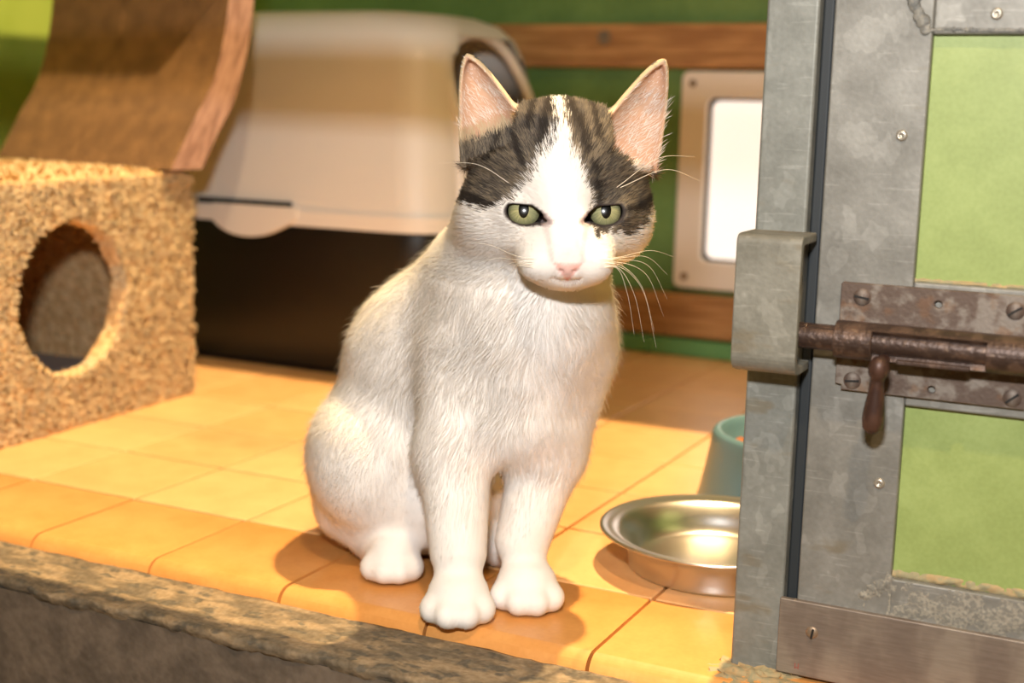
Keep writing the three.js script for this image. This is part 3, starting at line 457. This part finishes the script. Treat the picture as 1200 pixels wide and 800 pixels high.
  for (let k = 0; k < n[2]; k += BS) for (let j = 0; j < n[1]; j += BS) for (let i = 0; i < n[0]; i += BS) {
    const c = D([lo[0] + (i + BS / 2) * step, lo[1] + (j + BS / 2) * step, lo[2] + (k + BS / 2) * step]), far = Math.abs(c) > BS * step * 0.87 + 4.5;
    for (let kk = k; kk < Math.min(k + BS, n[2]); kk++) for (let jj = j; jj < Math.min(j + BS, n[1]); jj++) for (let ii = i; ii < Math.min(i + BS, n[0]); ii++) f[at(ii, jj, kk)] = far ? c : D([lo[0] + ii * step, lo[1] + jj * step, lo[2] + kk * step]);
  }
  const vid = new Int32Array(f.length).fill(-1), vp = [];
  for (let k = 0; k < n[2] - 1; k++) for (let j = 0; j < n[1] - 1; j++) for (let i = 0; i < n[0] - 1; i++) {
    const o = at(i, j, k), in0 = f[o] < 0, Yy = n[0], Z = n[0] * n[1];
    if (in0 === f[o + 1] < 0 && in0 === f[o + Yy] < 0 && in0 === f[o + Yy + 1] < 0 && in0 === f[o + Z] < 0 && in0 === f[o + Z + 1] < 0 && in0 === f[o + Z + Yy] < 0 && in0 === f[o + Z + Yy + 1] < 0) continue;
    let s = 0, cx = 0, cy = 0, cz = 0, c = 0; const v = [];
    for (let q = 0; q < 8; q++) { v[q] = f[at(i + (q & 1), j + ((q >> 1) & 1), k + (q >> 2))]; if (v[q] < 0) s++; }
    if (s === 0 || s === 8) continue;
    for (const [a, b] of [[0, 1], [2, 3], [4, 5], [6, 7], [0, 2], [1, 3], [4, 6], [5, 7], [0, 4], [1, 5], [2, 6], [3, 7]]) if ((v[a] < 0) !== (v[b] < 0)) { const t = v[a] / (v[a] - v[b]); cx += mix(a & 1, b & 1, t); cy += mix((a >> 1) & 1, (b >> 1) & 1, t); cz += mix(a >> 2, b >> 2, t); c++; }
    vid[at(i, j, k)] = vp.length / 3; vp.push(lo[0] + (i + cx / c) * step, lo[1] + (j + cy / c) * step, lo[2] + (k + cz / c) * step);
  }
  const idx = [];
  for (let k = 1; k < n[2] - 1; k++) for (let j = 1; j < n[1] - 1; j++) for (let i = 1; i < n[0] - 1; i++) {
    const o1 = at(i, j, k), a = f[o1] < 0; if (a === f[o1 + 1] < 0 && a === f[o1 + n[0]] < 0 && a === f[o1 + n[0] * n[1]] < 0) continue;
    for (const ax of [0, 1, 2]) {
      const b = f[at(i + (ax === 0), j + (ax === 1), k + (ax === 2))] < 0; if (a === b) continue;
      const o = ax === 0 ? [[0, -1, -1], [0, 0, -1], [0, 0, 0], [0, -1, 0]] : ax === 1 ? [[-1, 0, -1], [-1, 0, 0], [0, 0, 0], [0, 0, -1]] : [[-1, -1, 0], [0, -1, 0], [0, 0, 0], [-1, 0, 0]];
      const q = o.map((d) => vid[at(i + d[0], j + d[1], k + d[2])]); if (q.some((x) => x < 0)) continue;
      a ? idx.push(q[0], q[1], q[2], q[0], q[2], q[3]) : idx.push(q[0], q[2], q[1], q[0], q[3], q[2]);
    }
  }
  const nv = vp.length / 3, nor = new Float32Array(nv * 3), col = new Float32Array(nv * 3);
  const F = (x, y, z) => { const i = Math.floor(x), j = Math.floor(y), k = Math.floor(z), a = x - i, b = y - j, c = z - k, o = at(i, j, k), X = 1, Yy = n[0], Z = n[0] * n[1]; return mix(mix(mix(f[o], f[o + X], a), mix(f[o + Yy], f[o + Yy + X], a), b), mix(mix(f[o + Z], f[o + Z + X], a), mix(f[o + Z + Yy], f[o + Z + Yy + X], a), b), c); };
  for (let i = 0; i < nv; i++) { const x = (vp[i * 3] - lo[0]) / step, y = (vp[i * 3 + 1] - lo[1]) / step, z = (vp[i * 3 + 2] - lo[2]) / step, h = 0.6, g = [F(x + h, y, z) - F(x - h, y, z), F(x, y + h, z) - F(x, y - h, z), F(x, y, z + h) - F(x, y, z - h)], l = Math.hypot(...g) || 1; for (let c = 0; c < 3; c++) nor[i * 3 + c] = g[c] / l; }
  // ---- coat colours, in the units of the face drawing: X across, Y down, 2.2 units to the millimetre
  const inPoly = (pts, x, y) => { let c = false; for (let i = 0, j = pts.length - 1; i < pts.length; j = i++) if ((pts[i][1] > y) !== (pts[j][1] > y) && x < (pts[j][0] - pts[i][0]) * (y - pts[i][1]) / (pts[j][1] - pts[i][1]) + pts[i][0]) c = !c; return c; };
  const PATCH = [[[515, 140], [535, 40], [620, 98], [640, 106], [647, 122], [649, 142], [645, 160], [638, 174], [627, 186], [621, 200], [611, 217], [600, 231], [588, 239], [570, 246], [548, 244], [520, 240], [505, 200]],
    [[655, 118], [664, 106], [700, 98], [790, 40], [800, 150], [790, 205], [775, 225], [766, 245], [754, 262], [738, 272], [722, 268], [716, 262], [700, 272], [695, 262], [691, 240], [685, 215], [678, 195], [668, 172], [660, 150]]];
  const seg = (x, y, a, b) => { const t = clamp(((x - a[0]) * (b[0] - a[0]) + (y - a[1]) * (b[1] - a[1])) / ((b[0] - a[0]) ** 2 + (b[1] - a[1]) ** 2)); return Math.hypot(x - a[0] - (b[0] - a[0]) * t, y - a[1] - (b[1] - a[1]) * t); };
  const STREAKS = [[[592, 240], [560, 238], 4.5], [[562, 238], [528, 230], 7], [[726, 243], [745, 240], 3.5], [[744, 240], [772, 226], 6], [[692, 188], [697, 214], 4.5], [[697, 212], [699, 236], 4], [[676, 140], [683, 178], 5], [[664, 118], [672, 146], 5], [[640, 120], [634, 150], 6], [[622, 112], [618, 150], 5], [[636, 150], [628, 172], 5], [[697, 262], [700, 270], 3.5], [[690, 120], [696, 160], 4], [[706, 178], [722, 168], 3.5], [[600, 160], [612, 190], 3.5], [[585, 150], [570, 190], 4]];
  const WHITE = [0.85, 0.815, 0.775], DARK = [0.03, 0.025, 0.022], TAN = [0.24, 0.195, 0.14], GREY = [0.07, 0.061, 0.055], PINK = [0.72, 0.33, 0.27];
  const earAt = (p) => { for (const e of EARS) { const q = earD(e, p, 0), r = earD(e, p, 1); const t = ((p[0] - e.B[0]) * e.A.x + (p[1] - e.B[1]) * e.A.y + (p[2] - e.B[2]) * e.A.z) / e.L; if (q < 2.5 && t > 0.12) return { e, r, t }; } return null; };
  const coat = (p, jit = 0) => {
    const X = 652 + (p[0] - 31) * 2.2, Y = 215 - (p[1] - 245.5) * 2.2, w = WHITE.slice();
    if (p[1] < 190) { const k = noise3(p[0] * 0.05, p[1] * 0.05, p[2] * 0.05) * 0.02; return [w[0] + k, w[1] + k * 1.2, w[2] + k * 1.4]; }
    const nx = fbm(p[0] * 0.13, p[1] * 0.13, p[2] * 0.13, 3) * 9 + jit * 5, ny = fbm(p[0] * 0.13 + 50, p[1] * 0.13, p[2] * 0.13, 3) * 9 + jit * 3;
    const er = earAt(p);
    const tuft = er && er.e.B[0] < 30 && er.t < 0.38 + nx * 0.012;
    if (er && er.r < 0.9 && !tuft) { const rim = sstep(-1.6, 0.3, er.r); const ni = fbm(p[0] * 0.12, p[1] * 0.12, 7, 2); let c = mix3([0.52, 0.22, 0.17], [0.64, 0.38, 0.32], clamp(0.45 + ni)); return mix3(c, [0.6, 0.4, 0.24], rim * 0.7); }
    if (er && er.r < 3.2 && er.t > 0.3) return mix3([0.5, 0.37, 0.22], [0.62, 0.5, 0.34], clamp(0.5 + jit * 0.5));
    let c = w;
    const inside = PATCH.some((q) => inPoly(q, X + nx, Y + ny)) && p[2] > -95 && Math.hypot((X + nx - 752) / 17, (Y + ny - 186) / 13) > 1;
    if (inside) {
      const s = noise3(p[0] * 0.11, p[1] * 0.2, p[2] * 0.1) * 0.6 + noise3(p[0] * 0.35, p[1] * 0.35, p[2] * 0.3) * 0.5 + jit * 0.85; c = mix3(GREY, TAN, sstep(-0.55, 0.65, s));
      c = mix3(c, [0.085, 0.078, 0.075], sstep(165, 120, Y) * 0.55);
    }
    if (inside || seg(X, Y, [697, 262], [700, 270]) < 4) for (const [a, b, r] of STREAKS) { const d = seg(X + nx * 0.4, Y + ny * 0.4, a, b); if (d < r * 1.4) c = mix3(c, DARK, sstep(r * 1.4, r * 0.5, d) * 0.92); }
    if (p[2] > 14 && Math.abs(p[0] - 36.5) < 7.5) { // nose leather
      const k = 1 - sstep(-0.8, 0.8, Math.max(Math.abs(p[0] - 36.3) - (p[1] - 197.2) * 0.72, p[1] - 207.6, 197.8 - p[1])); if (p[2] > 17) c = mix3(c, PINK, k); }
    for (const e of EYES) if (p[2] > e.z - 11) { const a = almond(p[0] - e.c[0], p[1] - e.c[1], e.s); if (a < 2.2) c = mix3(c, [0.035, 0.026, 0.024], 1 - sstep(0.5, 1.7, a)); const u = (p[0] - e.c[0]) * e.s; if (a < 1.6 && u < -9) c = mix3(c, [0.5, 0.36, 0.36], 0.5); }
    if (p[2] > 2 && p[1] > 200 && p[1] < 232) { // thin pinkish fur on the nose, plus bridge-side shading painted in as two greyish lines
      const sp = 0.5 + 0.5 * noise3(p[0] * 0.5, p[1] * 0.5, p[2] * 0.5); if (p[1] < 222) c = mix3(c, [0.72, 0.58, 0.54], clamp(1 - Math.abs(p[0] - 35.8) / 9) * sstep(222, 212, p[1]) * (0.35 + 0.4 * sp));
      const tl = Math.min(seg(p[0], p[1], [24.5, 227], [28, 209]), seg(p[0], p[1], [45.5, 227], [43.5, 209])); c = mix3(c, [0.56, 0.46, 0.44], sstep(2.6, 0.4, tl) * (0.35 + 0.4 * sp)); }
    const m = Math.min(seg(p[0], p[1], [36, 196.6], [29, 199.4]), seg(p[0], p[1], [36, 196.6], [43.5, 199.4])); if (p[2] > 8 && m < 0.9) c = mix3(c, [0.5, 0.36, 0.3], 0.45);
    return c;
  };
  for (let i = 0; i < nv; i++) { const c = coat([vp[i * 3], vp[i * 3 + 1], vp[i * 3 + 2]]); for (let q = 0; q < 3; q++) col[i * 3 + q] = c[q]; }
  const pos = new Float32Array(vp.map((x) => x * 0.001)), g = new THREE.BufferGeometry();
  g.setAttribute('position', new THREE.BufferAttribute(pos, 3)); g.setAttribute('normal', new THREE.BufferAttribute(nor, 3)); g.setAttribute('color', new THREE.BufferAttribute(col, 3)); g.setIndex(idx);
  mesh('body', g, std({ vertexColors: true, roughness: 0.85 }), cat);
  // ---- fur: tapered hairs combed along the coat
  const area = new Float32Array(idx.length / 3); let tot = 0;
  for (let t = 0; t < area.length; t++) { const [a, b, c] = [idx[t * 3], idx[t * 3 + 1], idx[t * 3 + 2]].map((i) => [vp[i * 3], vp[i * 3 + 1], vp[i * 3 + 2]]); const ux = b[0] - a[0], uy = b[1] - a[1], uz = b[2] - a[2], wx = c[0] - a[0], wy = c[1] - a[1], wz = c[2] - a[2]; let s = Math.hypot(uy * wz - uz * wy, uz * wx - ux * wz, ux * wy - uy * wx) / 2; const y = a[1], z = a[2]; s *= y < 1.5 ? 0 : y > 195 ? 2.4 : 1; area[t] = tot += s; }
  const HAIRS = 270000, hp = new Float32Array(HAIRS * 27), hn = new Float32Array(HAIRS * 27), hc = new Float32Array(HAIRS * 27); let ho = 0; const v3 = new THREE.Vector3(), flow = new THREE.Vector3(), nn = new THREE.Vector3();
  for (let h = 0; h < HAIRS; h++) {
    const r = rnd() * tot; let a0 = 0, b0 = area.length - 1; while (a0 < b0) { const m = (a0 + b0) >> 1; area[m] < r ? (a0 = m + 1) : (b0 = m); }
    let u = rnd(), v = rnd(); if (u + v > 1) { u = 1 - u; v = 1 - v; } const w = 1 - u - v, I = [idx[a0 * 3], idx[a0 * 3 + 1], idx[a0 * 3 + 2]], p = [0, 1, 2].map((c) => vp[I[0] * 3 + c] * w + vp[I[1] * 3 + c] * u + vp[I[2] * 3 + c] * v);
    nn.set(...[0, 1, 2].map((c) => nor[I[0] * 3 + c] * w + nor[I[1] * 3 + c] * u + nor[I[2] * 3 + c] * v)).normalize();
    let L, tilt, wid = 0.16; const er = p[1] > 255 ? earAt(p) : null, face = p[1] > 190 && p[2] > -85;
    let skip = false; for (const e of EYES) if (p[2] > e.z - 14 && almond(p[0] - e.c[0], p[1] - e.c[1], e.s) < 1.2) skip = true;
    if (p[2] > 17 && p[1] > 197 && p[1] < 208 && Math.abs(p[0] - 36.5) < (p[1] - 197) * 0.72 + 1) skip = rnd() < 0.85;
    if (skip) continue;
    if (er && er.r < 1 && er.e.B[0] < 30 && er.t < 0.4) { flow.set(-0.2, 1, 0.5); L = rr(4, 8); tilt = 0.5; }
    else if (er && er.r < 1) { // fringe inside the ear
      if (rnd() > 0.16) continue; flow.set(er.e.B[0] < 30 ? -0.5 : 0.5, 0.45, 0.25); flow.addScaledVector(er.e.W, (er.e.B[0] < 30 ? 1 : 1) * rr(-0.3, 0.3)); L = rr(4, 8.5) * (er.t < 0.7 ? 1 : 0.4); tilt = 0.35; wid = 0.15;
    } else if (er) { flow.copy(er.e.A); L = rr(1.0, 1.8); tilt = 0.2; }
    else if (face) { flow.set(p[0] - 35.5, p[1] - 216, (p[2] - 34) * 0.8); if (p[1] < 205) flow.y -= 8; const dn = flow.length(); L = mix(1.4, 6.2, sstep(8, 75, dn)) * rr(0.7, 1.2); tilt = mix(0.25, 0.45, sstep(20, 70, dn)); if (p[1] < 215) flow.y -= 20; }
    else { flow.set(-0.25, -1, -0.15); const leg = p[1] < 95 && p[2] > -90; flow.x += noise3(p[0] * 0.03, p[1] * 0.03, p[2] * 0.03) * 0.7; flow.z += noise3(p[0] * 0.03 + 9, p[1] * 0.03, p[2] * 0.03) * 0.4; if (p[1] > 90 && p[0] > 15) flow.x += (p[0] - 15) * 0.012; L = mix(2.2, 9.5, sstep(18, 110, p[1])) * rr(0.6, 1.3); if (p[2] < -80) L = mix(4, 9, sstep(10, 80, p[1])) * rr(0.6, 1.25); tilt = p[1] < 30 ? 0.2 : rnd() < 0.1 ? 0.65 : 0.16; wid = 0.145; }
    flow.normalize(); flow.addScaledVector(nn, -flow.dot(nn)); if (flow.lengthSq() < 1e-4) flow.set(0, -1, 0); flow.normalize();
    v3.set(rr(-1, 1), rr(-1, 1), rr(-1, 1)).multiplyScalar(0.2); const d1 = flow.clone().multiplyScalar(1).addScaledVector(nn, tilt * rr(0.7, 1.7)).add(v3).normalize(), d2 = d1.clone().addScaledVector(flow, 0.5).addScaledVector(new THREE.Vector3(0, -1, 0), 0.1).normalize();
    const side = new THREE.Vector3().crossVectors(d1, nn); if (side.lengthSq() < 1e-4) side.set(1, 0, 0); side.normalize().addScaledVector(v3, 1.5).normalize().multiplyScalar(wid * rr(0.7, 1.2));
    { const q = new THREE.Vector3().crossVectors(side.clone().negate(), d1); if (q.dot(nn) < 0) side.negate(); }
    const P = V(p).addScaledVector(nn, -0.3), Q = P.clone().addScaledVector(d1, L * 0.55), T = Q.clone().addScaledVector(d2, L * 0.45);
    const A = P.clone().add(side), B = P.clone().sub(side), C = Q.clone().addScaledVector(side, 0.75), E = Q.clone().addScaledVector(side, -0.75);
    let c = er && er.r < 1 && !(er.e.B[0] < 30 && er.t < 0.4) ? mix3([0.84, 0.72, 0.63], [0.85, 0.8, 0.74], rnd()) : coat(p, rr(-1, 1)); const br = rr(0.97, 1.03);
    for (const q of [A, B, C, B, E, C, C, E, T]) { hp[ho] = q.x * 0.001; hp[ho + 1] = q.y * 0.001; hp[ho + 2] = q.z * 0.001; hn[ho] = nn.x; hn[ho + 1] = nn.y; hn[ho + 2] = nn.z; hc[ho] = c[0] * br; hc[ho + 1] = c[1] * br; hc[ho + 2] = c[2] * br; ho += 3; }
  }
  const fg = new THREE.BufferGeometry(); fg.setAttribute('position', new THREE.BufferAttribute(hp.slice(0, ho), 3)); fg.setAttribute('normal', new THREE.BufferAttribute(hn.slice(0, ho), 3)); fg.setAttribute('color', new THREE.BufferAttribute(hc.slice(0, ho), 3));
  mesh('fur', fg, phys({ vertexColors: true, roughness: 1, transmission: 0.1, specularIntensity: 0.2 }), cat).userData.kind = 'stuff';
  // ---- eyes
  const S = 256, cv = document.createElement('canvas'); cv.width = cv.height = S; const cx = cv.getContext('2d');
  cx.fillStyle = '#1a1612'; cx.fillRect(0, 0, S, S); // dark limbus and beyond
  const gr = cx.createRadialGradient(128, 128, 10, 128, 128, 122); gr.addColorStop(0, '#b3a97c'); gr.addColorStop(0.35, '#a5a077'); gr.addColorStop(0.75, '#8f8d68'); gr.addColorStop(1, '#6a6a4c'); cx.fillStyle = gr; cx.beginPath(); cx.arc(128, 128, 119, 0, 7); cx.fill();
  for (let i = 0; i < 240; i++) { const a = rr(0, 6.283), r0 = rr(30, 70), r1 = rr(80, 118); cx.strokeStyle = rnd() < 0.5 ? 'rgba(214,214,150,0.25)' : 'rgba(92,104,56,0.25)'; cx.lineWidth = rr(1, 2.5); cx.beginPath(); cx.moveTo(128 + Math.cos(a) * r0, 128 + Math.sin(a) * r0); cx.lineTo(128 + Math.cos(a) * r1, 128 + Math.sin(a) * r1); cx.stroke(); }
  cx.fillStyle = '#0a0907'; cx.beginPath(); cx.ellipse(128, 128, 39, 64, 0, 0, 7); cx.fill();
  const et = new THREE.CanvasTexture(cv); et.colorSpace = THREE.SRGBColorSpace; const em = phys({ map: et, roughness: 0.25, clearcoat: 0.5, clearcoatRoughness: 0.05 });
  for (const e of EYES) {
    const R = 10.2, s = new THREE.SphereGeometry(R * 0.001, 64, 48), p = s.attributes.position, uv = s.attributes.uv, ay = e.s * 0.06, ax = 0.27; // gaze
    for (let i = 0; i < p.count; i++) { const q = new THREE.Vector3().fromBufferAttribute(p, i).applyAxisAngle(new THREE.Vector3(0, 1, 0), -ay).applyAxisAngle(new THREE.Vector3(1, 0, 0), ax).multiplyScalar(1000 / R); const k = 0.56; uv.setXY(i, q.z > 0 ? 0.5 + q.x * k : 0, q.z > 0 ? 0.5 + q.y * k : 0); }
    const m = mesh('eye', s, em, cat); m.position.set(e.c[0] * 0.001, (e.c[1] - 0.9) * 0.001, (e.z - 10.3) * 0.001); m.userData.label = 'pale green eye with dark pupil';
  }
  // ---- whiskers
  const wm = std({ color: 0xf3ead8, roughness: 0.5 }), wh = (pts) => { const c = new THREE.CatmullRomCurve3(pts.map((q) => V(q).multiplyScalar(0.001))), N = 18, g = new THREE.TubeGeometry(c, N, 0.00014, 5), p = g.attributes.position; for (let i = 0; i < p.count; i++) { const t = Math.floor(i / 6) / N, o = c.getPointAt(Math.min(1, t)), k = 1 - 0.75 * t; p.setXYZ(i, o.x + (p.getX(i) - o.x) * k, o.y + (p.getY(i) - o.y) * k, o.z + (p.getZ(i) - o.z) * k); } mesh('whisker', g, wm, cat); };
  for (const [y0, ex, ey, ez, sag] of [[209, 92, 199, -10, 10], [208, 93, 185, -14, 14], [207, 91, 176, -10, 14], [206, 86, 168, -6, 12], [205, 88, 158, -12, 16], [204.5, 80, 163, 0, 9], [209.5, 96, 208, -18, 8], [204, 74, 168, 4, 6]]) wh([[52, y0, 19], [62, y0 + 1, 16 + rr(-2, 2)], [mix(60, ex, 0.62), mix(y0, ey, 0.42) + sag * 0.45, mix(16, ez, 0.6)], [ex, ey, ez]]);
  for (const [y0, ex, ey, ez] of [[209, -18, 214, -12], [207, -12, 203, -6], [206, -6, 196, 0], [205, 0, 190, 4], [204, 6, 186, 8]]) wh([[20, y0, 20], [10, y0 + 1, 18], [mix(16, ex, 0.6), mix(y0, ey, 0.5) + 2, mix(18, ez, 0.6)], [ex, ey, ez]]);
  for (const [x0, y0, x1, y1, x2, y2] of [[62, 246, 84, 262, 104, 263], [64, 246, 88, 256, 108, 250], [6, 246, -12, 256, -34, 256]]) wh([[x0, y0, -2], [x1, y1, -4], [x2, y2, -14]]);
}
//CAT-END
// ---------------------------------------------------------------- lamps and flash
{
  const lamp = (o, label) => {
    const g = group('ceiling_lamp', o.at); tag(g, label, 'lamp');
    mesh('lamp_housing', new THREE.CylinderGeometry(0.07, 0.07, 0.136, 40, 1, true).translate(0, 0.07, 0), M.black, g);
    mesh('lamp_glass', new THREE.CylinderGeometry(0.064, 0.064, 0.006, 40).translate(0, 0.02, 0), std({ color: 0xffffff, emissive: new THREE.Color().setRGB(...o.color), emissiveIntensity: 3 }), g);
    const l = new THREE.SpotLight(new THREE.Color().setRGB(...o.color), o.power, 0, 1.1, 0.4); l.name = 'lamp_light'; l.position.set(0, 0.012, 0); l.castShadow = true; l.shadow.radius = o.soft ?? 0.9; l.target.position.set(0, -1, 0); g.add(l, l.target);
  };
  lamp({ ...LAMP, soft: 0.7 }, 'warm halogen ceiling lamp over the front of the pen');
  lamp({ ...ROOM_LAMP, soft: 2 }, 'warm ceiling lamp over the aisle');
  const f = group('flash_unit', FLASH.at); tag(f, 'small photographic flash head facing the pen', 'flash');
  f.lookAt(...FLASH.aim); // +z faces the pen
  mesh('flash_body', rbox(-0.036, 0.036, -0.022, 0.022, -0.06, -0.002, 0.004), M.black, f);
  mesh('flash_light', box(-0.033, 0.033, -0.019, 0.019, -0.0019, 0), std({ color: 0xffffff, emissive: 0xfffaf2, emissiveIntensity: 3 }), f);
  const l = new THREE.RectAreaLight(new THREE.Color().setRGB(...FLASH.color), FLASH.power, 0.066, 0.04); l.name = 'flash'; l.position.set(0, 0, 0.002); l.rotation.y = Math.PI; f.add(l);
}
scene.traverse((o) => { if (o.isMesh) o.castShadow = o.receiveShadow = true; });
renderer.render(scene, camera);
